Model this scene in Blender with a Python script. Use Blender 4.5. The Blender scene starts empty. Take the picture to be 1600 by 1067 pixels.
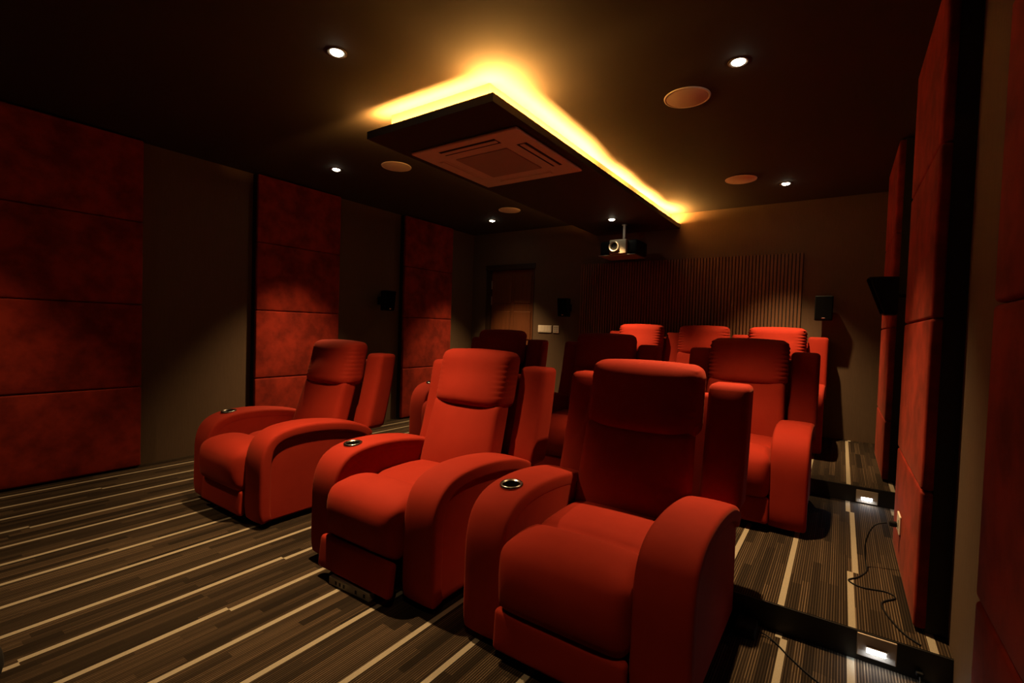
import bpy, bmesh, math, random
from mathutils import Vector, Matrix
random.seed(4)
scene = bpy.context.scene
C = scene.collection
PI = math.pi

# ------------------------------------------------------------------ camera
CAM = (0.0, 0.0, 1.2712)
YAW, PIT, ROL, FPX = 0.6035, -0.0288, 0.0326, 747.32
F = Vector((-math.sin(YAW)*math.cos(PIT), math.cos(YAW)*math.cos(PIT), math.sin(PIT)))
R0 = Vector((math.cos(YAW), math.sin(YAW), 0)); U0 = R0.cross(F)
R1 = R0*math.cos(ROL)+U0*math.sin(ROL); U1 = -R0*math.sin(ROL)+U0*math.cos(ROL)
cd = bpy.data.cameras.new('camera'); cam = bpy.data.objects.new('camera', cd); C.objects.link(cam)
m = Matrix((R1, U1, -F)).transposed().to_4x4(); m.translation = Vector(CAM)
cam.matrix_world = m
cd.sensor_width = 36; cd.lens = 36*FPX/1600; cd.clip_start = 0.02; cd.clip_end = 60
scene.camera = cam
# ------------------------------------------------------------------ world, exposure
w = bpy.data.worlds.new('world'); scene.world = w; w.use_nodes = True
w.node_tree.nodes['Background'].inputs[0].default_value = (0, 0, 0, 1)
w.node_tree.nodes['Background'].inputs[1].default_value = 0
vs = scene.view_settings
scene.display_settings.display_device = 'sRGB'
vs.view_transform = 'Standard'; vs.look = 'None'; vs.exposure = 0.0; vs.gamma = 1.0
vs.use_curve_mapping = False
# lamp settings
WARM = (1.0, 0.62, 0.28)
P_DOWN = 400.0          # each recessed downlight
COVE = 1.0             # multiplier of the LED strips
P_STEP = 0.35          # step lights

# ------------------------------------------------------------------ dimensions
XL, XR, YB, YF, H = -4.898, 0.385, 5.949, -2.2, 2.721
S = 0.118; RY1, RY2 = 2.342, 4.157
FACE = 0.095           # thickness of the padded wall panels

# ------------------------------------------------------------------ node helpers
def mat(name):
    mt = bpy.data.materials.new(name); mt.use_nodes = True
    return mt, mt.node_tree, mt.node_tree.nodes['Principled BSDF']
def N(nt, typ, **kw):
    n = nt.nodes.new(typ)
    for k, v in kw.items(): setattr(n, k, v)
    return n
def M(nt, op, a, b=None, c=None):
    n = nt.nodes.new('ShaderNodeMath'); n.operation = op
    for i, v in enumerate((a, b, c)):
        if v is None: continue
        if isinstance(v, (int, float)): n.inputs[i].default_value = v
        else: nt.links.new(v, n.inputs[i])
    return n.outputs[0]
def MIX(nt, f, a, b):
    n = nt.nodes.new('ShaderNodeMix'); n.data_type = 'RGBA'
    for s, v in ((n.inputs[0], f), (n.inputs[6], a), (n.inputs[7], b)):
        if isinstance(v, (int, float)): s.default_value = v
        elif isinstance(v, tuple): s.default_value = (*v, 1)
        else: nt.links.new(v, s)
    return n.outputs[2]
def XYZ(nt):
    t = N(nt, 'ShaderNodeTexCoord'); s = N(nt, 'ShaderNodeSeparateXYZ')
    nt.links.new(t.outputs['Object'], s.inputs[0]); return t, s.outputs
def NOISE(nt, vec, scale, detail=3, rough=.55):
    n = N(nt, 'ShaderNodeTexNoise'); n.inputs['Scale'].default_value = scale
    n.inputs['Detail'].default_value = detail; n.inputs['Roughness'].default_value = rough
    if vec is not None: nt.links.new(vec, n.inputs['Vector'])
    return n.outputs['Fac']
def WN(nt, a, b=None):
    n = N(nt, 'ShaderNodeTexWhiteNoise', noise_dimensions='2D')
    c = N(nt, 'ShaderNodeCombineXYZ')
    nt.links.new(a, c.inputs[0])
    if b is not None: nt.links.new(b, c.inputs[1])
    nt.links.new(c.outputs[0], n.inputs['Vector']); return n.outputs['Value']
def BUMP(nt, b, h, strength, dist):
    n = N(nt, 'ShaderNodeBump'); n.inputs['Strength'].default_value = strength
    n.inputs['Distance'].default_value = dist
    nt.links.new(h, n.inputs['Height']); nt.links.new(n.outputs[0], b.inputs['Normal'])
def simple(name, col, rough=.6, metal=0.0, noise=0.08, scale=20, bump=0.0):
    mt, nt, b = mat(name)
    t, _ = XYZ(nt); f = NOISE(nt, t.outputs['Object'], scale)
    lo = tuple(max(0, c*(1-noise)) for c in col); hi = tuple(min(1, c*(1+noise)) for c in col)
    nt.links.new(MIX(nt, f, lo, hi), b.inputs['Base Color'])
    b.inputs['Roughness'].default_value = rough; b.inputs['Metallic'].default_value = metal
    if bump: BUMP(nt, b, f, bump, .002)
    return mt
def emis(name, col, strength):
    mt, nt, b = mat(name)
    b.inputs['Base Color'].default_value = (.8, .8, .8, 1)
    b.inputs['Emission Color'].default_value = (*col, 1); b.inputs['Emission Strength'].default_value = strength
    return mt

# ------------------------------------------------------------------ materials
def fabric(name, col, col2, sc1=3.0, sheen=.25, streak=False):
    mt, nt, b = mat(name); t, s = XYZ(nt)
    f = NOISE(nt, t.outputs['Object'], sc1, 4, .6)
    ramp = N(nt, 'ShaderNodeMapRange'); ramp.inputs[1].default_value = .35; ramp.inputs[2].default_value = .65
    nt.links.new(f, ramp.inputs[0])
    nt.links.new(MIX(nt, ramp.outputs[0], col, col2), b.inputs['Base Color'])
    b.inputs['Roughness'].default_value = .85; b.inputs['Specular IOR Level'].default_value = .15
    b.inputs['Sheen Weight'].default_value = sheen; b.inputs['Sheen Roughness'].default_value = .4
    b.inputs['Sheen Tint'].default_value = (1, .35, .2, 1)
    g = NOISE(nt, t.outputs['Object'], 420, 2, .6)
    BUMP(nt, b, g, .25, .001)
    return mt
RED = fabric('red_upholstery', (.25, .0150, .0062), (.28, .0185, .0078), 5, .06)
SUEDE = fabric('red_suede_panel', (.14, .012, .006), (.30, .026, .012), 5.5, .08)
PIPE = simple('seam_piping', (.5, .05, .03), .7)
BLACK = simple('black_board', (.008, .007, .006), .7)
BLKPL = simple('black_plastic', (.006, .006, .006), .6); BLKPL.node_tree.nodes['Principled BSDF'].inputs['Specular IOR Level'].default_value = .15
GRILLE = simple('black_speaker_cloth', (.004, .004, .004), 1.0, bump=.5, scale=300); GRILLE.node_tree.nodes['Principled BSDF'].inputs['Specular IOR Level'].default_value = 0
WHITE = simple('white_plastic', (.80, .74, .64), .5)
GRILLW = simple('white_grille', (.80, .72, .60), .7, bump=.6, scale=600)
ACGREY = simple('grey_filter_grille', (.46, .42, .37), .7, bump=.6, scale=400)
CHROME = simple('brushed_metal', (.6, .58, .55), .3, 1.0)
RINGM = simple('dark_chrome', (.35, .34, .33), .25, 1.0)
CEIL = simple('dark_ceiling_paint', (.030, .022, .016), .85, noise=.12, scale=1.5)
TRAYM = simple('dark_tray_paint', (.022, .017, .014), .7, noise=.1, scale=2)
TRAYE = simple('tray_core_paint', (.09, .065, .035), .6, noise=.1, scale=8)
CREAM = simple('projector_shell', (.30, .25, .18), .5)
BAG = simple('black_vinyl', (.003, .003, .003), .8, bump=.3, scale=60)
RISERM = simple('black_riser_laminate', (.006, .005, .005), .5)
PLATE = simple('beige_metal_plate', (.50, .42, .34), .45, .3)

def wallmat():
    mt, nt, b = mat('grey_brown_wallcovering'); t, s = XYZ(nt)
    mp = N(nt, 'ShaderNodeMapping'); mp.inputs['Scale'].default_value = (60, 60, 4)
    nt.links.new(t.outputs['Object'], mp.inputs[0])
    f = NOISE(nt, mp.outputs[0], 2.0, 4, .6); g = NOISE(nt, t.outputs['Object'], 2.2, 3)
    c = MIX(nt, f, (.095, .060, .036), (.145, .094, .058))
    c = MIX(nt, M(nt, 'MULTIPLY', g, .3), c, (.085, .055, .032))
    nt.links.new(c, b.inputs['Base Color']); b.inputs['Roughness'].default_value = .8
    b.inputs['Specular IOR Level'].default_value = .25
    BUMP(nt, b, f, .35, .002); return mt
WALL = wallmat()

def carpetmat():
    mt, nt, b = mat('striped_carpet'); t, s = XYZ(nt); x, y = s[0], s[1]
    xs = M(nt, 'DIVIDE', M(nt, 'ADD', x, -0.0825+0.125+25.0), 0.25)
    pi_ = M(nt, 'FLOOR', xs)
    u = M(nt, 'MULTIPLY', M(nt, 'SUBTRACT', M(nt, 'FRACT', xs), .5), .25)      # metres from plank centre
    pj = M(nt, 'FLOOR', M(nt, 'ADD', M(nt, 'ADD', y, 20.0), M(nt, 'MULTIPLY', WN(nt, pi_), 7)))
    rj = WN(nt, pi_, pj)
    jog = M(nt, 'MULTIPLY', M(nt, 'GREATER_THAN', rj, .72), .021)
    stripe = M(nt, 'LESS_THAN', M(nt, 'ABSOLUTE', M(nt, 'SUBTRACT', u, jog)), .0125)
    # bands of differing brown inside each plank
    xb = M(nt, 'MULTIPLY', x, 1/.036); bi = M(nt, 'FLOOR', xb)
    bj = M(nt, 'FLOOR', M(nt, 'ADD', M(nt, 'MULTIPLY', M(nt, 'ADD', y, 20.0), 1/.55), M(nt, 'MULTIPLY', WN(nt, bi), 9)))
    br = WN(nt, bi, bj)
    # fine ribs about 9 mm apart
    rf = M(nt, 'FRACT', M(nt, 'MULTIPLY', M(nt, 'ADD', x, 30), 1/.0095))
    rib = M(nt, 'LESS_THAN', rf, .34)
    ri = M(nt, 'FLOOR', M(nt, 'MULTIPLY', M(nt, 'ADD', x, 30), 1/.0095))
    rb = WN(nt, ri, bj)
    dark = MIX(nt, br, (.007, .0045, .003), (.026, .016, .009))
    tan = MIX(nt, M(nt, 'MULTIPLY', br, M(nt, 'ADD', M(nt, 'MULTIPLY', rb, .7), .3)), (.02, .013, .008), (.18, .125, .075))
    c = MIX(nt, rib, dark, tan)
    n1 = NOISE(nt, t.outputs['Object'], 350, 2, .7)
    cream = MIX(nt, n1, (.27, .24, .18), (.46, .41, .31))
    c = MIX(nt, stripe, c, cream)
    n2 = NOISE(nt, t.outputs['Object'], 160, 2, .7)
    c = MIX(nt, M(nt, 'MULTIPLY', n2, .35), c, (.02, .015, .01))
    nt.links.new(c, b.inputs['Base Color']); b.inputs['Roughness'].default_value = .95
    b.inputs['Specular IOR Level'].default_value = .1
    h = M(nt, 'ADD', M(nt, 'MULTIPLY', rib, .6), n1)
    BUMP(nt, b, h, .5, .002); return mt
CARPET = carpetmat()

def woodmat():
    mt, nt, b = mat('reddish_brown_wood'); t, s = XYZ(nt)
    mp = N(nt, 'ShaderNodeMapping'); mp.inputs['Scale'].default_value = (22, 22, 1.3)
    nt.links.new(t.outputs['Object'], mp.inputs[0])
    f = NOISE(nt, mp.outputs[0], 1.5, 4, .6)
    nt.links.new(MIX(nt, f, (.075, .026, .009), (.20, .065, .022)), b.inputs['Base Color'])
    b.inputs['Roughness'].default_value = .45; BUMP(nt, b, f, .15, .002); return mt
WOOD = woodmat()
def slatmat():
    mt, nt, b = mat('brown_slat_wood'); t, s = XYZ(nt)
    mp = N(nt, 'ShaderNodeMapping'); mp.inputs['Scale'].default_value = (9, 9, 1.2)
    nt.links.new(t.outputs['Object'], mp.inputs[0])
    f = NOISE(nt, mp.outputs[0], 3, 4, .6)
    nt.links.new(MIX(nt, f, (.10, .045, .020), (.22, .105, .045)), b.inputs['Base Color'])
    b.inputs['Roughness'].default_value = .6; return mt
SLAT = slatmat()
DOWNE = emis('downlight_lens_glow', (1, .86, .62), 40)
LEDM = emis('warm_led_strip', (1, .44, .09), 4300*COVE)
STEPE = emis('cool_step_light_glow', (.85, .92, 1), 14)
CUPSHADE = simple('cup_painted_shade', (.002, .002, .002), 1.0); CUPSHADE.node_tree.nodes['Principled BSDF'].inputs['Specular IOR Level'].default_value = 0  # black colour standing in for the shade inside a cup hollow
BADGE = simple('silver_badge', (.9, .88, .85), .25, 1.0)

# ------------------------------------------------------------------ mesh helpers
def link(name, bm, mt, parent=None, smooth=None, mats=None):
    me = bpy.data.meshes.new(name); bmesh.ops.recalc_face_normals(bm, faces=bm.faces)
    bm.to_mesh(me); bm.free()
    for mm in (mats or [mt]): me.materials.append(mm)
    if smooth: me.shade_smooth()
    o = bpy.data.objects.new(name, me); C.objects.link(o)
    if parent is not None: o.parent = parent
    return o
def tag(o, label, cat, group=None):
    o['label'] = label; o['category'] = cat
    if group: o['group'] = group
    return o
def thing(name, label, cat, loc=(0, 0, 0), rz=0, group=None):
    o = bpy.data.objects.new(name, None); C.objects.link(o)
    o.location = loc; o.rotation_euler = (0, 0, rz); o.empty_display_size = .1
    return tag(o, label, cat, group)
def struct(o): o['kind'] = 'structure'; return o
def B(bm, x0, x1, y0, y1, z0, z1, bev=0.0, seg=2, mi=0):
    r = bmesh.ops.create_cube(bm, size=1)
    for v in r['verts']:
        v.co = Vector(((x0+x1)/2+v.co.x*(x1-x0), (y0+y1)/2+v.co.y*(y1-y0), (z0+z1)/2+v.co.z*(z1-z0)))
    fs = {f for v in r['verts'] for f in v.link_faces}
    for f in fs: f.material_index = mi
    if bev:
        es = list({e for v in r['verts'] for e in v.link_edges})
        bmesh.ops.bevel(bm, geom=es, offset=bev, segments=seg, affect='EDGES', profile=.5)
    return bm
def box(*a, **k): return B(bmesh.new(), *a, **k)
def lathe(prof, n=32, ax='z'):
    bm = bmesh.new(); rings = []
    for r, z in prof:
        if r < 1e-6: rings.append([bm.verts.new((0, 0, z))])
        else: rings.append([bm.verts.new((r*math.cos(2*PI*i/n), r*math.sin(2*PI*i/n), z)) for i in range(n)])
    for a, b in zip(rings, rings[1:]):
        for i in range(n):
            j = (i+1) % n
            if len(a) == 1: bm.faces.new((a[0], b[i], b[j]))
            elif len(b) == 1: bm.faces.new((a[i], a[j], b[0]))
            else: bm.faces.new((a[i], a[j], b[j], b[i]))
    if ax == 'y': bmesh.ops.rotate(bm, verts=bm.verts, matrix=Matrix.Rotation(PI/2, 3, 'X'))
    return bm
def tube(pts, r, n=8):
    P = [Vector(p) for p in pts]; Q = []
    for i in range(len(P)-1):                       # Catmull-Rom
        a, b, c, d = P[max(i-1, 0)], P[i], P[i+1], P[min(i+2, len(P)-1)]
        for k in range(6):
            t = k/6; Q.append(.5*((2*b)+(c-a)*t+(2*a-5*b+4*c-d)*t*t+(3*b-a-3*c+d)*t**3))
    Q.append(P[-1]); bm = bmesh.new(); rings = []
    for i, q in enumerate(Q):
        d = (Q[min(i+1, len(Q)-1)]-Q[max(i-1, 0)]).normalized()
        u = d.cross(Vector((0, 0, 1)));
        if u.length < .05: u = d.cross(Vector((1, 0, 0)))
        u.normalize(); v = d.cross(u)
        rings.append([bm.verts.new(q+r*(u*math.cos(2*PI*k/n)+v*math.sin(2*PI*k/n))) for k in range(n)])
    for a, b in zip(rings, rings[1:]):
        for k in range(n): bm.faces.new((a[k], a[(k+1) % n], b[(k+1) % n], b[k]))
    bm.faces.new(rings[0]); bm.faces.new(rings[-1]); return bm
def ss(a, b, x):
    t = min(1, max(0, (x-a)/(b-a))); return t*t*(3-2*t)

def rbox(hx, hy, hz, r, n=(10, 10, 10), bulge=(0, 0, 0), warp=None):
    """soft cushion: rounded box centred on 0; bulge per axis; warp(Vector) -> Vector afterwards"""
    bm = bmesh.new(); h = (hx, hy, hz); V = {}
    def coords(k):
        m_, hh = n[k], h[k]
        inner = hh-r; L = []
        q = 4
        L += [-hh+r*(1-math.cos(PI/2*i/q)) for i in range(q)]
        L += [-inner+2*inner*i/m_ for i in range(m_+1)]
        L += [inner+r*math.sin(PI/2*i/q) for i in range(1, q+1)]
        return L
    G = [coords(k) for k in range(3)]
    def vert(i, j, k):
        key = (i, j, k)
        if key not in V:
            p = Vector((G[0][i], G[1][j], G[2][k]))
            c = Vector([max(-(h[a]-r), min(h[a]-r, p[a])) for a in range(3)])
            d = p-c
            if d.length > 1e-9: p = c+d.normalized()*r
            u = [p[a]/h[a] for a in range(3)]
            for a in range(3):
                if bulge[a]:
                    o1, o2 = [q for q in range(3) if q != a]
                    p[a] += bulge[a]*u[a]*(1-u[o1]**2)*(1-u[o2]**2)
            if warp: p = Vector(warp(p))
            V[key] = bm.verts.new(p)
        return V[key]
    L = [len(g)-1 for g in G]
    for a in range(3):
        b, c = (a+1) % 3, (a+2) % 3
        for side in (0, L[a]):
            for i in range(L[b]):
                for j in range(L[c]):
                    q = []
                    for di, dj in ((0, 0), (1, 0), (1, 1), (0, 1)):
                        key = [0, 0, 0]; key[a] = side; key[b] = i+di; key[c] = j+dj
                        q.append(vert(*key))
                    bm.faces.new(q)
    return bm

# ================================================================== room shell
def quadbox(name, x0, x1, y0, y1, z0, z1, mt): return struct(link(name, box(x0, x1, y0, y1, z0, z1), mt))
T = .12
quadbox('floor', XL-T, XR+T, YF-T, YB+T, -T, 0, CARPET)
PX = -3.70
def tier(y0, y1, z):
    bm = box(PX, XR, y0, y1, 0, z)
    for f in bm.faces:
        f.normal_update(); f.material_index = 0 if f.normal.z > .5 else 1
    return struct(link('floor', bm, None, mats=[CARPET, RISERM]))
tier(RY1, RY2, S); tier(RY2, YB, 2*S)
quadbox('ceiling', XL-T, XR+T, YF-T, YB+T, H, H+T, CEIL)
quadbox('wall_left', XL-T, XL, YF, YB, -T, H, WALL)
quadbox('wall_right', XR, XR+T, YF, YB, -T, H, WALL)
quadbox('wall_front', XL-T, XR+T, YF-T, YF, -T, H, BLACK)
# back wall with the door opening
DX0, DX1, DZ = -4.62, -3.735, 2.225
bm = bmesh.new()
B(bm, XL-T, DX0, YB, YB+T, -T, H); B(bm, DX1, XR+T, YB, YB+T, -T, H); B(bm, DX0, DX1, YB, YB+T, DZ, H)
B(bm, DX0, DX1, YB+.11, YB+T+.02, -T, DZ)
struct(link('wall_back', bm, WALL))
# risers: black laminate nosing bands
for i, (y, z) in enumerate(((RY1, S), (RY2, 2*S))):
    struct(link('trim_%d' % (i+1), box(PX, XR, y-.006, y+.0, z-S+.001, z-.002), RISERM))

# door: dark lining, leaf with four raised panels, hinges
d = bpy.data.objects.new('door_1', None); C.objects.link(d); d.location = (DX0, YB, 0); struct(d)
W_, HD = DX1-DX0, DZ
fr = bmesh.new()
B(fr, 0, .075, -.004, .10, 0, HD); B(fr, W_-.012, W_, -.004, .10, 0, HD); B(fr, -.01, W_+.01, -.012, .10, HD-.075, HD)
link('door_frame', fr, simple('dark_door_frame', (.035, .018, .010), .5), d)
lf = box(.077, W_-.013, .045, .085, .005, HD-.077)
xs_ = (.13, .075+(W_-.09)*.46, .075+(W_-.09)*.54, W_-.07)
for (z0, z1) in ((.12, .95), (1.10, 1.52), (1.64, HD-.16)):
    B(lf, xs_[0], xs_[1], .034, .05, z0, z1, .008, 1); B(lf, xs_[2], xs_[3], .034, .05, z0, z1, .008, 1)
link('door_leaf', lf, WOOD, d)
for z in (.25, 1.62, 1.86):
    link('hinge', box(.070, .088, .028, .045, z, z+.13, .003, 1), CHROME, d)
bm = lathe([(0, 0), (.028, 0), (.028, .01), (.012, .014), (.012, .05), (.024, .055), (.024, .08), (0, .085)], 20, 'y')
o = link('door_handle', bm, CHROME, d, smooth=True); o.location = (W_-.09, .045, .98)

# ------------------------------------------------------------------ ceiling tray with cove
TX0, TX1, TY0, TY1, TZ = -2.76, -1.673, 2.158, YB-.002, 2.54
tb = bmesh.new()
B(tb, TX0, TX1, TY0, TY1, TZ, TZ+.05)
tray = struct(link('ceiling_tray', tb, TRAYM))
link('tray_core', box(TX0+.115, TX1-.115, TY0+.115, TY1, TZ+.05, H), TRAYE, tray)
# loose LED strip lying on the tray top behind the edge
def ribbon(pts, wdt, zc):
    bm = bmesh.new(); pr = None
    for i, (x, y) in enumerate(pts):
        a = Vector(pts[max(i-1, 0)]); b = Vector(pts[min(i+1, len(pts)-1)]); t = (b-a).normalized(); n = Vector((-t.y, t.x))*wdt/2
        q = [bm.verts.new((x+n.x, y+n.y, zc)), bm.verts.new((x-n.x, y-n.y, zc)), bm.verts.new((x-n.x, y-n.y, zc+.0035)), bm.verts.new((x+n.x, y+n.y, zc+.0035))]
        if pr:
            for k in range(4): bm.faces.new((pr[k], pr[(k+1) % 4], q[(k+1) % 4], q[k]))
        else: bm.faces.new(q)
        pr = q
    bm.faces.new(pr)
    for f in bm.faces:
        f.normal_update(); f.material_index = 0 if abs(f.normal.z) > .9 and f.calc_center_median().z > zc+.003 else 1
    return bm
ZS = TZ+.052
pts = [(TX0+.05+i*(TX1-.06-TX0-.05)/14, TY0+.075) for i in range(15)]
o = link('led_strip', ribbon(pts, .010, ZS), LEDM, mats=[LEDM, WHITE]); tag(o, 'glowing warm LED strip on top of the ceiling tray along its front edge', 'light strip')
mt, nt, b_ = mat('milky_spill_baffle'); b_.inputs['Base Color'].default_value = (.5, .3, .12, 1)  # for unseen walls added beside the LEDs to cut and tint side spill
tr = N(nt, 'ShaderNodeBsdfTranslucent'); tr.inputs[0].default_value = (.45, .24, .07, 1)
mx = N(nt, 'ShaderNodeMixShader'); mx.inputs[0].default_value = .10
nt.links.new(b_.outputs[0], mx.inputs[1]); nt.links.new(tr.outputs[0], mx.inputs[2])
nt.links.new(mx.outputs[0], nt.nodes['Material Output'].inputs['Surface'])
link('added_led_baffle', box(TX0+.06, TX1-.16, TY0+.0665, TY0+.0685, ZS-.002, ZS+.0145), mt, o)  # added baffle, trims the front strip's glow on the ceiling
pts = []
for i in range(40):
    y = TY0+.09+i*(TY1-.05-TY0-.09)/39; q = (y-TY0)/(TY1-TY0)
    off = .057+.050*ss(.25, .45, q)*(1-ss(.82, .93, q))+.006*math.sin(q*31)
    pts.append((TX1-off, y))
o = link('led_strip', ribbon(pts, .010, ZS), LEDM, mats=[LEDM, WHITE]); tag(o, 'glowing warm LED strip on the long right edge of the ceiling tray', 'light strip')
bm = bmesh.new(); pr = None  # same added baffle, following the right strip
for (x, y) in pts[3:-3]:
    q = [bm.verts.new((x+.0065, y, ZS-.002)), bm.verts.new((x+.008, y, ZS-.002)), bm.verts.new((x+.008, y, ZS+.0125)), bm.verts.new((x+.0065, y, ZS+.0125))]
    if pr:
        for k in range(4): bm.faces.new((pr[k], pr[(k+1) % 4], q[(k+1) % 4], q[k]))
    else: bm.faces.new(q)
    pr = q
bm.faces.new(pr)
link('added_led_baffle', bm, mt, o)
LED2 = emis('dim_led_strip', (1, .42, .09), 160*COVE)
pts = [(TX0+.07, TY0+.08+i*(TY1-.10-TY0-.08)/20) for i in range(21)]
o = link('led_strip', ribbon(pts, .010, ZS), LED2, mats=[LED2, WHITE]); tag(o, 'dimmer warm LED strip on the left edge of the ceiling tray', 'light strip')

# ------------------------------------------------------------------ padded wall panels
SEAMS = [.68, 1.362, 2.04, H-.012]
def padded_panel(side, y0, y1, z0, label):
    t = thing('acoustic_panel', label, 'wall panel', ((XL if side < 0 else XR), (y0+y1)/2, z0), 0, 'padded wall panels')
    hw = (y1-y0)/2; sg = 1 if side < 0 else -1
    link('backing_frame', box(min(0, sg*.066), max(0, sg*.066), -hw+.002, hw-.002, .01, H-.006-z0), BLACK, t)
    zz = [z0+.012]+SEAMS
    for a, b in zip(zz, zz[1:]):
        hz = (b-a)/2-.0015
        bm = rbox(.022, hw, hz, .014, (2, 8, 8), (.004, 0, 0))
        for v in bm.verts:
            # slightly pillowed at the seams
            v.co += Vector((sg*(.066+.016), 0, (a+b)/2-z0))
        o = link('panel_pad', bm, SUEDE, t, smooth=True)
    return t
padded_panel(-1, .58, 1.53, 0, 'red suede padded wall panel nearest on the left wall, cut by the photo edge')
padded_panel(-1, 2.468, 3.418, 0, 'red suede padded wall panel behind the leftmost front row recliner')
padded_panel(-1, 4.41, 5.345, 0, 'narrow looking red suede panel on left wall, farthest back near the door')
padded_panel(1, .58, 1.53, 0, 'red suede padded panel at the extreme right edge of the photo')
padded_panel(1, 2.468, 3.418, S, 'red suede padded panel on right wall with white outlet and black plug')
padded_panel(1, 4.41, 5.345, 2*S, 'red suede padded panel farthest back on the right wall behind the wall speaker')

# ------------------------------------------------------------------ slatted panel on back wall
t = thing('slatted_wall_panel', 'wide brown vertical slat panel on the back wall behind the projector', 'wall panel', (-1.675, YB, 2*S+.02))
sw, sh = 2.61, 2.165-2*S-.02
link('backing_board', box(-sw/2, sw/2, -.012, 0, 0, sh), simple('dark_slat_backing', (.02, .013, .008), .8), t)
sb = bmesh.new(); n = 75; p = sw/n
for i in range(n):
    x = -sw/2+(i+.5)*p
    B(sb, x-.0115, x+.0115, -.032, -.012, 0, sh)
link('slats', sb, SLAT, t)

# ------------------------------------------------------------------ downlights
def downlight(x, y, z, label, power=P_DOWN, lit=True, ang=76, rx=0, ry=0):
    t = thing('downlight', label, 'ceiling light', (x, y, z), 0, 'recessed ceiling downlights')
    link('trim_ring', lathe([(.034, .0), (.045, -.004), (.052, -.003), (.053, 0)], 28), simple('ring', (.10, .085, .07), .5) if 'ring' not in bpy.data.materials else bpy.data.materials['ring'], t, smooth=True)
    link('lens', lathe([(0, -.014), (.014, -.0125), (.025, -.009), (.032, -.004), (.034, 0)], 24), DOWNE, t, smooth=True)
    ld = bpy.data.lights.new('downlight_beam', 'SPOT'); ld.energy = power; ld.color = WARM
    ld.spot_size = math.radians(ang); ld.spot_blend = 1.0; ld.shadow_soft_size = .022
    lo = bpy.data.objects.new('downlight_beam', ld); C.objects.link(lo); lo.parent = t; lo.location = (0, 0, -.04)
    lo.rotation_euler = (rx, ry, 0)
    return t
downlight(-2.305, 1.592, H, 'lit downlight in ceiling just left of the tray front corner', P_DOWN*1.15)
downlight(-.516, 2.784, H, 'lit downlight at upper right, in front of the large round ceiling speaker')
downlight(-4.03, 2.806, H, 'lit downlight on the left, above the second red wall panel')
downlight(-.502, 5.219, H, 'small lit downlight at back right near the rear wall')
downlight(-4.0, 5.232, H, 'small lit downlight at back left, near the door corner')
downlight(-2.217, 5.14, TZ, 'lit downlight set in the underside of the ceiling tray above the projector', P_DOWN*.9)
downlight(-4.03, .40, H, 'lit downlight in ceiling before the nearest left wall panel, outside the frame', P_DOWN*.35)

downlight(-.51, .40, H, 'dim downlight in ceiling above the front right recliner, outside the frame', P_DOWN*.18)
# ------------------------------------------------------------------ round ceiling speakers
def ceil_speaker(x, y, label):
    t = thing('ceiling_speaker', label, 'speaker', (x, y, H), 0, 'round ceiling speakers')
    link('bezel', lathe([(.124, 0), (.124, -.007), (.134, -.006), (.136, 0)], 48), WHITE, t, smooth=True)
    link('grille', lathe([(0, -.0075), (.118, -.007), (.124, -.005), (.124, 0)], 48), GRILLW, t, smooth=True)
ceil_speaker(-.848, 3.04, 'large round pale ceiling speaker nearest at right, between downlight and cove')
ceil_speaker(-.838, 4.885, 'round ceiling speaker farther back on the right, near small downlight')
ceil_speaker(-3.445, 3.03, 'round ceiling speaker on the left, beside the tray left corner')
ceil_speaker(-3.445, 4.85, 'smallest looking round ceiling speaker, farthest back on the left')

# ------------------------------------------------------------------ air conditioner cassette
AX, AY, ah = -2.205, 2.954, .467
t = thing('air_conditioner', 'square white ceiling cassette air conditioner under the tray', 'air conditioner', (AX, AY, TZ))
ac = bmesh.new()
B(ac, -ah, ah, -ah, ah, -.022, 0, .010, 3)
link('panel', ac, simple('ac_white', (.80, .74, .66), .45), t)
link('intake_grille', box(-.235, .235, -.235, .235, -.030, -.020, .006, 2), ACGREY, t)
SLOT = simple('vent_slot_black', (.012, .01, .009), .7)
for k in range(4):
    bm = bmesh.new()
    B(bm, -.25, .25, -.405, -.325, -.0235, -.0215)
    bmesh.ops.rotate(bm, verts=bm.verts, matrix=Matrix.Rotation(k*PI/2, 3, 'Z'))
    v = link('vent', bm, SLOT if k < 2 else bpy.data.materials['ac_white'], t)
    bm = box(-.245, .245, -.385, -.347, -.029, -.0225, .003, 1)
    bmesh.ops.rotate(bm, verts=bm.verts, matrix=Matrix.Rotation(k*PI/2, 3, 'Z'))
    link('louver', bm, bpy.data.materials['ac_white'], v)

# ------------------------------------------------------------------ projector hanging from the tray
t = thing('projector', 'cream faced projector with round lens hanging from tray on a white pole', 'projector', (-2.222, 5.375, 2.162))
bm = rbox(.235, .17, .085, .03, (4, 4, 4))
for v in bm.verts: v.co += Vector((0, .17, .10))
body = link('housing', bm, BLKPL, t, smooth=True)
bm = rbox(.105, .05, .085, .012, (6, 3, 4), (0, .0, 0))
for v in bm.verts: v.co += Vector((.01, .0, .10))
link('front_panel', bm, CREAM, t, smooth=True)
bm = lathe([(.044, 0), (.044, .02), (.054, .035), (.062, .03), (.064, 0)], 40, 'y')
lr = link('lens_ring', bm, simple('silver_lens_ring', (.35, .32, .28), .35, .6), t, smooth=True); lr.location = (-.028, -.05, .10)
lg = link('lens', lathe([(0, .012), (.02, .011), (.036, .004), (.044, 0)], 32, 'y'), simple('lens_glass', (.01, .01, .012), .03), t, smooth=True); lg.location = (-.028, -.05, .10)
link('lens_inner_ring', lathe([(.024, .006), (.028, .018), (.034, .016), (.036, .004)], 32, 'y'), BLKPL, lg, smooth=True)
link('base_plate', box(-.24, .22, -.03, .33, .0, .012, .004, 1), simple('grey_bracket', (.25, .23, .2), .4, .5), t)
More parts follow.
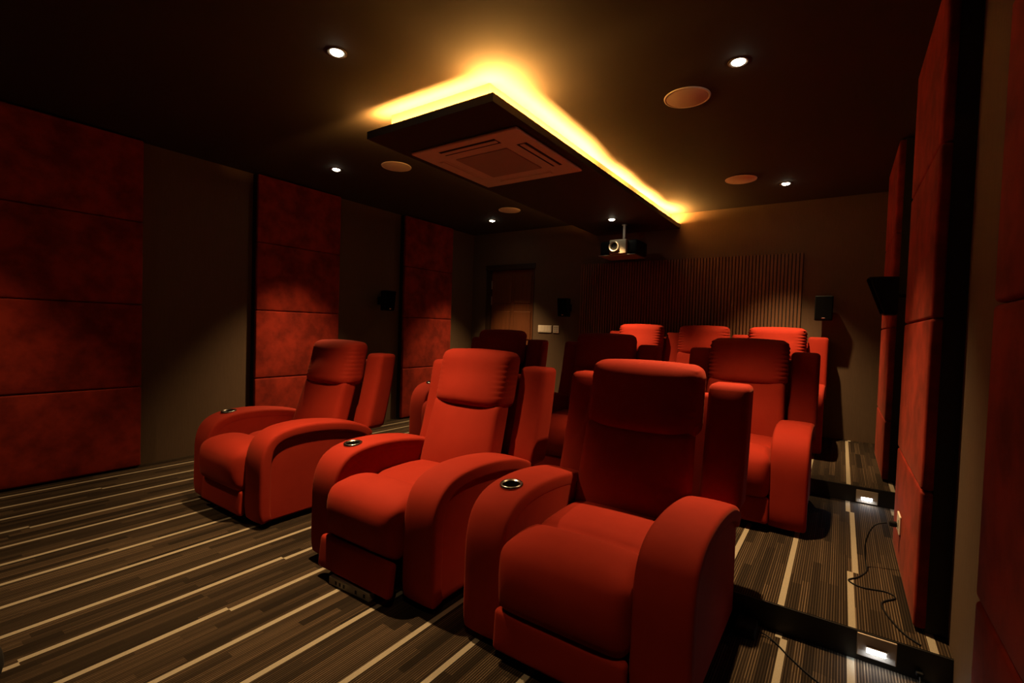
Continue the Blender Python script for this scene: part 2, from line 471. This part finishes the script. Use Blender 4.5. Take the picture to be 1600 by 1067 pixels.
bm = lathe([(0, 0), (.016, 0), (.016, .105), (0, .105)], 16)
o = link('mount_pole', bm, WHITE, t, smooth=True); o.location = (.03, .09, .184); o.scale.z = 1.84
bm = lathe([(0, 0), (.03, 0), (.03, .008), (0, .008)], 20)
o = link('mount_flange', bm, WHITE, t, smooth=True); o.location = (.03, .09, .370)

# ------------------------------------------------------------------ wall speakers
def wall_speaker(loc, rz, label, tilt=.12, badge=True):
    t = thing('wall_speaker', label, 'speaker', loc, rz, 'black surround speakers on the walls')
    bk = box(-.03, .03, 0, .05, -.05, .05, .004, 1)
    link('bracket', bk, BLKPL, t)
    bm = bmesh.new()
    B(bm, -.078, .078, -.165, -.045, -.125, .125, .010, 2)
    for v in bm.verts:
        if v.co.y > -.1: v.co.x *= .78
    for v in bm.verts:
        if v.co.y < -.1: v.co.y -= tilt*(v.co.z-.0)
    cb = link('cabinet', bm, BLKPL, t)
    link('bracket_arm', box(-.012, .012, -.06, .01, -.012, .012), BLKPL, t)
    bm = box(-.072, .072, -.173, -.163, -.116, .116, .004, 2)
    for v in bm.verts: v.co.y -= tilt*v.co.z
    g = link('grille', bm, GRILLE, t)
    if badge:
        bm = box(-.016, .016, -.1755, -.171, -.106, -.096, .001, 1)
        for v in bm.verts: v.co.y -= tilt*v.co.z
        link('badge', bm, BADGE, g)
    return t
wall_speaker((XL+.05, 4.08, 1.56), PI/2, 'black speaker on left wall between two red panels')
wall_speaker((-3.14, YB-.05, 1.57), 0, 'black speaker on back wall, between switches and slat panel')
wall_speaker((-.165, YB-.05, 1.57), 0, 'black speaker on back wall right of the slat panel')
wall_speaker((XR-.05, 4.02, 1.56), -PI/2, 'black speaker sticking out from right wall between red panels', tilt=.36, badge=False)

# ------------------------------------------------------------------ switches and socket on back wall
t = thing('wall_switch', 'wide white switch plate on back wall beside the door', 'switch', (-3.53, YB, 1.27))
link('plate', box(-.112, .112, -.011, 0, -.052, .052, .004, 2), WHITE, t)
for i in range(4):
    x = -.078+i*.052
    link('rocker', box(x-.023, x+.023, -.0135, -.010, -.038, .038, .002, 1), WHITE, t)
t = thing('wall_switch', 'small square white controller plate right of the wide switch plate', 'switch', (-3.345, YB, 1.27))
link('plate', box(-.046, .046, -.011, 0, -.052, .052, .004, 2), WHITE, t)
bm = bmesh.new()
for i in range(2):
    for j in range(3): B(bm, -.028+i*.034, -.008+i*.034, -.013, -.0105, -.034+j*.026, -.020+j*.026, .001, 1)
link('buttons', bm, simple('grey_button', (.35, .32, .28), .5), t)
t = thing('wall_socket', 'white socket plate low on back wall behind the middle front recliner', 'socket', (-3.46, YB, .655))
link('plate', box(-.075, .075, -.011, 0, -.05, .05, .004, 2), WHITE, t)
bm = bmesh.new()
for x in (-.035, .035):
    for a in ((x-.012, x-.006, -.012, .0), (x+.006, x+.012, -.012, .0), (x-.004, x+.004, .008, .020)):
        link('socket_hole', box(a[0], a[1], -.0125, -.0105, a[2], a[3]), SLOT, t)

# ------------------------------------------------------------------ step lights in the risers
def step_light(x, y, z, label):
    t = thing('step_light', label, 'step light', (x, y-.006, z), 0, 'step lights in the black risers')
    link('plate', box(-.062, .062, -.008, 0, -.042, .046, .003, 2), PLATE, t)
    lou = bmesh.new(); B(lou, -.030, .030, -.0105, -.007, -.022, .002, .0015, 1)
    link('light_window', lou, STEPE, t)
    link('hood', box(-.033, .033, -.016, -.007, .001, .005, .001, 1), PLATE, t)
    ld = bpy.data.lights.new('step_beam', 'AREA'); ld.shape = 'RECTANGLE'; ld.size = .06; ld.size_y = .02
    ld.energy = P_STEP; ld.color = (.80, .90, 1.0)
    lo = bpy.data.objects.new('step_beam', ld); C.objects.link(lo); lo.parent = t; lo.location = (0, -.014, -.010)
    lo.rotation_euler = (math.radians(-40)+0, 0, 0)
step_light(.162, RY1, .066, 'step light with beige plate, nearer one in the front black riser')
step_light(.190, RY2, S+.05, 'step light with beige plate, farther one in the second black riser')

# ------------------------------------------------------------------ recliners
ARMP = [(0.012, .03), (0.0, .10), (0.0, .25), (.002, .38), (.012, .455), (.036, .515), (.075, .556), (.13, .583), (.21, .599), (.31, .604), (.42, .600), (.53, .588), (.64, .568), (.73, .54), (.80, .505), (.835, .46)]
def path_at(P, L, s):
    s = max(0, min(L[-1], s))
    for i in range(len(P)-1):
        if s <= L[i+1]:
            t = (s-L[i])/(L[i+1]-L[i]); return Vector(P[i]).lerp(Vector(P[i+1]), t)
    return Vector(P[-1])
def smoothpath(P, sub=6):
    Q = []; V = [Vector(p) for p in P]
    for i in range(len(V)-1):
        a, b, c, d_ = V[max(i-1, 0)], V[i], V[i+1], V[min(i+2, len(V)-1)]
        for k in range(sub):
            t = k/sub; Q.append(.5*((2*b)+(c-a)*t+(2*a-5*b+4*c-d_)*t*t+(3*b-a-3*c+d_)*t**3))
    Q.append(V[-1]); L = [0]
    for a, b in zip(Q, Q[1:]): L.append(L[-1]+(b-a).length)
    return Q, L
AQ, AL = smoothpath(ARMP)
def arm_pad_bm(xc, hw):
    tot = AL[-1]; th = .034
    def warp(p):
        s = (p.z+tot/2)
        q = path_at(AQ, AL, s); a = path_at(AQ, AL, s-.01); b = path_at(AQ, AL, s+.01); t = (b-a).normalized()
        nrm = Vector((-t.y, t.x))     # outward: to front/up
        off = p.y-th
        crown = .006*(1-(p.x/hw)**2)
        q2 = q+nrm*(off+(crown if p.y > 0 else 0))
        return (xc+p.x, q2.x, q2.y)
    return rbox(hw, th, tot/2, .018, (6, 2, 46), warp=warp)
def arm_core_bm(xc, hw):
    # inset side slab under the pad
    pr = [Vector(q) for q in AQ[::3]]; ins = []
    for i, q in enumerate(pr):
        a = pr[max(i-1, 0)]; b = pr[min(i+1, len(pr)-1)]; t = (b-a).normalized(); ins.append(q-Vector((-t.y, t.x))*.045)
    ins[0] = Vector((.055, .035)); pts = ins+[Vector((.82, .40)), Vector((.825, .035))]
    bm = bmesh.new()
    A = [bm.verts.new((xc-hw, p.x, p.y)) for p in pts]; Bv = [bm.verts.new((xc+hw, p.x, p.y)) for p in pts]
    bm.faces.new(A); bm.faces.new(Bv[::-1]); n_ = len(pts)
    for i in range(n_): bm.faces.new((A[i], A[(i+1) % n_], Bv[(i+1) % n_], Bv[i]))
    bmesh.ops.bevel(bm, geom=[e for e in bm.edges if abs(e.verts[0].co.x-e.verts[1].co.x) < 1e-6], offset=.012, segments=2, affect='EDGES', profile=.5)
    return bm
def head_bm(lean, gather=1.0):
    hx = .272
    def warp(p):
        x, y, z = p
        u, v = x/hx, z/.165
        y -= .028*(1-u*u)*(1-v*v)*(1 if y < 0 else 0)          # puffed front
        if y < 0: y -= .045*ss(.4, -1.0, v)*(1-u**4)            # fuller towards the bottom
        if abs(u) > .55:                                        # gathers at the sides
            k = ss(.62, .98, abs(u)); y += gather*k*.0075*math.sin(z*2*PI/.030)
            x -= math.copysign(gather*k*.004*(1+math.sin(z*2*PI/.030)), x)
        z += .012*(1-u*u)*ss(.3, 1, v)
        y += (z)*lean
        return (x, y, z)
    return rbox(hx, .080, .165, .055, (18, 3, 22), warp=warp)
def lumbar_bm(lean):
    def warp(p):
        x, y, z = p; u, v = x/.262, z/.22
        if y < 0: y -= .030*(1-u*u)*(1-(v+.15)**2)
        x *= 1-.03*v
        y += z*lean
        return (x, y, z)
    return rbox(.262, .065, .22, .035, (12, 3, 12), warp=warp)
def seat_bm():
    # profile: deep round roll at the front, crease, rear pad
    def warp(p):
        x, y, z = p; u = x/.262
        yy = (y+.33)/.66                    # 0 front .. 1 back
        top = max(0, z/.11)
        zz = z
        zz += top*(.034*math.sin(PI*min(1, yy/.42)) if yy < .42 else .016*math.sin(PI*(yy-.42)/.58))*(1-u**8)
        zz -= top*.020*math.exp(-((yy-.42)/.045)**2)
        # the front roll hangs down and bulges forward
        k = ss(.42, 0, yy)
        if z < 0: zz = z*(1+.30*k)
        y -= k*.045*(1-(z/.13)**2)*(1-u**8)
        zz += .01*(1-u*u)*top
        return (x, y, zz)
    return rbox(.262, .33, .11, .045, (14, 26, 4), warp=warp)
def wing_bm(xc, hw):
    def warp(p):
        x, y, z = p; v = (z+.27)/.54
        if y < 0: y -= .010*(1-(x/hw)**2)*(1-(2*v-1)**4)
        if y > 0: y += .02*(1-v)
        y += .235*z+.012*math.sin(v*PI)
        return (xc+x, y, z)
    return rbox(hw, .075, .275, .030, (4, 3, 12), warp=warp)

def make_recliner(label, loc, group, left=True, right=True, lean=.30, back_y=0.0, foot_open=.0, foot_y=-.005, gather=.25):
    t = thing('recliner', label, 'recliner', loc, 0, group)
    sides = [s for s, on in ((-1, left), (1, right)) if on]
    x0 = -.39 if left else -.262; x1 = .39 if right else .262
    b = box(x0, x1, .075, .80, 0, .05, .006, 1)
    link('base', b, BLACK, t)
    link('undercarriage', box(-.262, .262, .06, .80, .05, .22, .01, 1), BLACK, t)
    o = link('seat_cushion', seat_bm(), RED, t, smooth=True); o.location = (0, .30, .335)
    bm = rbox(.262, .022, .078, .018, (8, 2, 6), (0, .004, 0))
    o = link('footrest', bm, RED, t, smooth=True); o.location = (0, foot_y, .125); o.rotation_euler = (foot_open*-.12-.06, 0, 0)
    o = link('backrest', lumbar_bm(lean), RED, t, smooth=True); o.location = (0, .715+back_y, .61)
    o = link('headrest', head_bm(lean*.55, gather), RED, t, smooth=True); o.location = (0, .835+back_y, .955)
    bm = rbox(.268 if len(sides) < 2 else .30, .035, .40, .02, (3, 2, 6), warp=lambda p: (p.x, p.y+.235*p.z, p.z))
    o = link('back_shell', bm, RED, t, smooth=True); o.location = (0, .905, .58)
    for s in sides:
        a = link('arm', arm_core_bm(s*.3455, .0895), RED, t)
        link('arm_pad', arm_pad_bm(s*.354, .099), RED, a, smooth=True)
        if s < 0:
            q = path_at(AQ, AL, AL[-1]*.50)
            cup = lathe([(0, .0015), (.037, .0015), (.040, .006), (.046, .007), (.050, .004), (.051, -.004), (.050, -.006)], 32)
            co = link('cup_holder', cup, RINGM, a, smooth=True, mats=[RINGM, CUPSHADE]); co.location = (-.352, .185, .602); co.rotation_euler = (math.radians(5), 0, 0)
            for pl in co.data.polygons:
                c_ = pl.center
                if math.hypot(c_.x, c_.y) < .038: pl.material_index = 1  # shallow centre painted black in place of a shaded recess
        w_ = link('wing', wing_bm(s*.362, .090), RED, t, smooth=True); w_.location = (0, .905, .765)
    return t
G1, G2, G3 = 'front row recliners', 'second row recliners', 'back row recliners with shared arms'
YR1, YR2, YR3 = 1.495, 3.17, 4.87
make_recliner('red recliner with cup holder, leftmost of the front row, apart from the others', (-3.272, YR1, 0), G1)
make_recliner('brightly lit red recliner in the middle of the front row, footrest slightly open', (-1.855, YR1, 0), G1, foot_open=.5, foot_y=-.055)
make_recliner('largest looking red recliner, rightmost of the front row, backrest in shadow', (-.785, YR1, 0), G1, lean=.24, back_y=-.02, foot_y=-.025)
make_recliner('dark shaded recliner of the second row in front of the door', (-2.89, YR2, S), G2, lean=.24)
make_recliner('very dark shaded recliner of the second row, behind and between middle and right front seats', (-1.74, YR2, S), G2, lean=.24)
make_recliner('red recliner at right end of the second row, beside the striped aisle', (-.575, YR2, S), G2, lean=.24, back_y=-.03, gather=1.0)
make_recliner('back row recliner with bright orange red headrest at the left end', (-2.01, YR3, 2*S), G3, right=False, lean=.22, back_y=-.03, gather=1.0)
make_recliner('back row recliner in the middle, between the two brighter headrests', (-1.285, YR3, 2*S), G3, right=False, lean=.22, back_y=-.03, gather=1.0)
make_recliner('back row recliner at the right end, bright headrest below the slat panel edge', (-.56, YR3, 2*S), G3, lean=.22, back_y=-.03, gather=1.0)

# ------------------------------------------------------------------ power strip, outlet, cables, adapter
t = thing('power_strip', 'pale power strip with dark slots under the middle front recliner', 'power strip', (-1.86, 1.425, 0), .05)
link('housing', box(-.14, .14, -.018, .018, .0, .04, .004, 2), simple('dulled_white_plastic', (.30, .27, .22), .5), t)  # white plastic toned down to a darker off-white
bm = bmesh.new()
for i in range(9):
    x = -.115+i*.028
    if i in (1, 2, 3, 6, 8): link('socket_hole', box(x-.006, x+.006, -.0195, -.0175, .012, .028), SLOT, t)

fx = XR-.110
t = thing('wall_outlet', 'small white outlet on the right red panel with black plug', 'socket', (fx+.002, 3.06, .36))
link('plate', box(-.008, 0, -.055, .055, -.045, .045, .003, 2), WHITE, t)
bm = bmesh.new(); B(bm, -.0095, -.0075, -.03, -.022, -.02, .02)
link('socket_hole', bm, SLOT, t)
def cable(pts, r, label, plug):
    t = link('power_cable', tube(pts, r), BLKPL, smooth=True); tag(t, label, 'cable')
    (a, b, c, d_, e, f_) = plug
    link('plug', box(a, b, c, d_, e, f_, .005, 2), BLKPL, t)
zf = S+.004
cable([(fx-.050, 3.05, .352), (fx-.10, 3.03, .33), (fx-.13, 3.02, .25), (fx-.13, 3.0, .16), (fx-.125, 2.95, zf), (fx-.16, 2.85, zf), (fx-.20, 2.78, zf), (fx-.15, 2.74, zf), (fx-.06, 2.76, zf), (fx-.03, 2.72, zf), (fx-.08, 2.64, zf), (fx-.075, 2.55, zf), (fx-.03, 2.42, zf), (fx+.02, 2.36, zf)],
      .0035, 'thin black cable from the outlet plug, looped on the carpet by the right wall', (fx-.040, fx-.009, 3.037, 3.063, .340, .364))
z0_ = .004
cable([(-.241, 2.262, .016), (-.21, 2.265, .010), (-.17, 2.24, z0_), (-.12, 2.18, z0_), (-.04, 2.10, z0_), (.04, 2.05, z0_), (.11, 2.05, z0_), (.18, 2.08, z0_), (.245, 2.15, z0_), (.275, 2.22, z0_), (.29, 2.29, .012), (.292, 2.318, .03)],
      .003, 'thin black cable lying along the floor before the nearer step light', (.28, .304, 2.312, 2.33, .022, .040))
t = link('power_adapter', box(-.325, -.245, 2.20, 2.30, .001, .045, .008, 2), BLKPL)
tag(t, 'small black power adapter on the floor behind the right front recliner', 'power adapter')

# rounded black object cut off at the lower left corner
bm = rbox(.17, .16, .072, .06, (6, 6, 4), (.01, .01, .01))
o = link('subwoofer', bm, BAG, smooth=True); o.location = (-2.43, .19, .074)
tag(o, 'black rounded box on the carpet, cut off by the lower left corner of the photo', 'speaker')
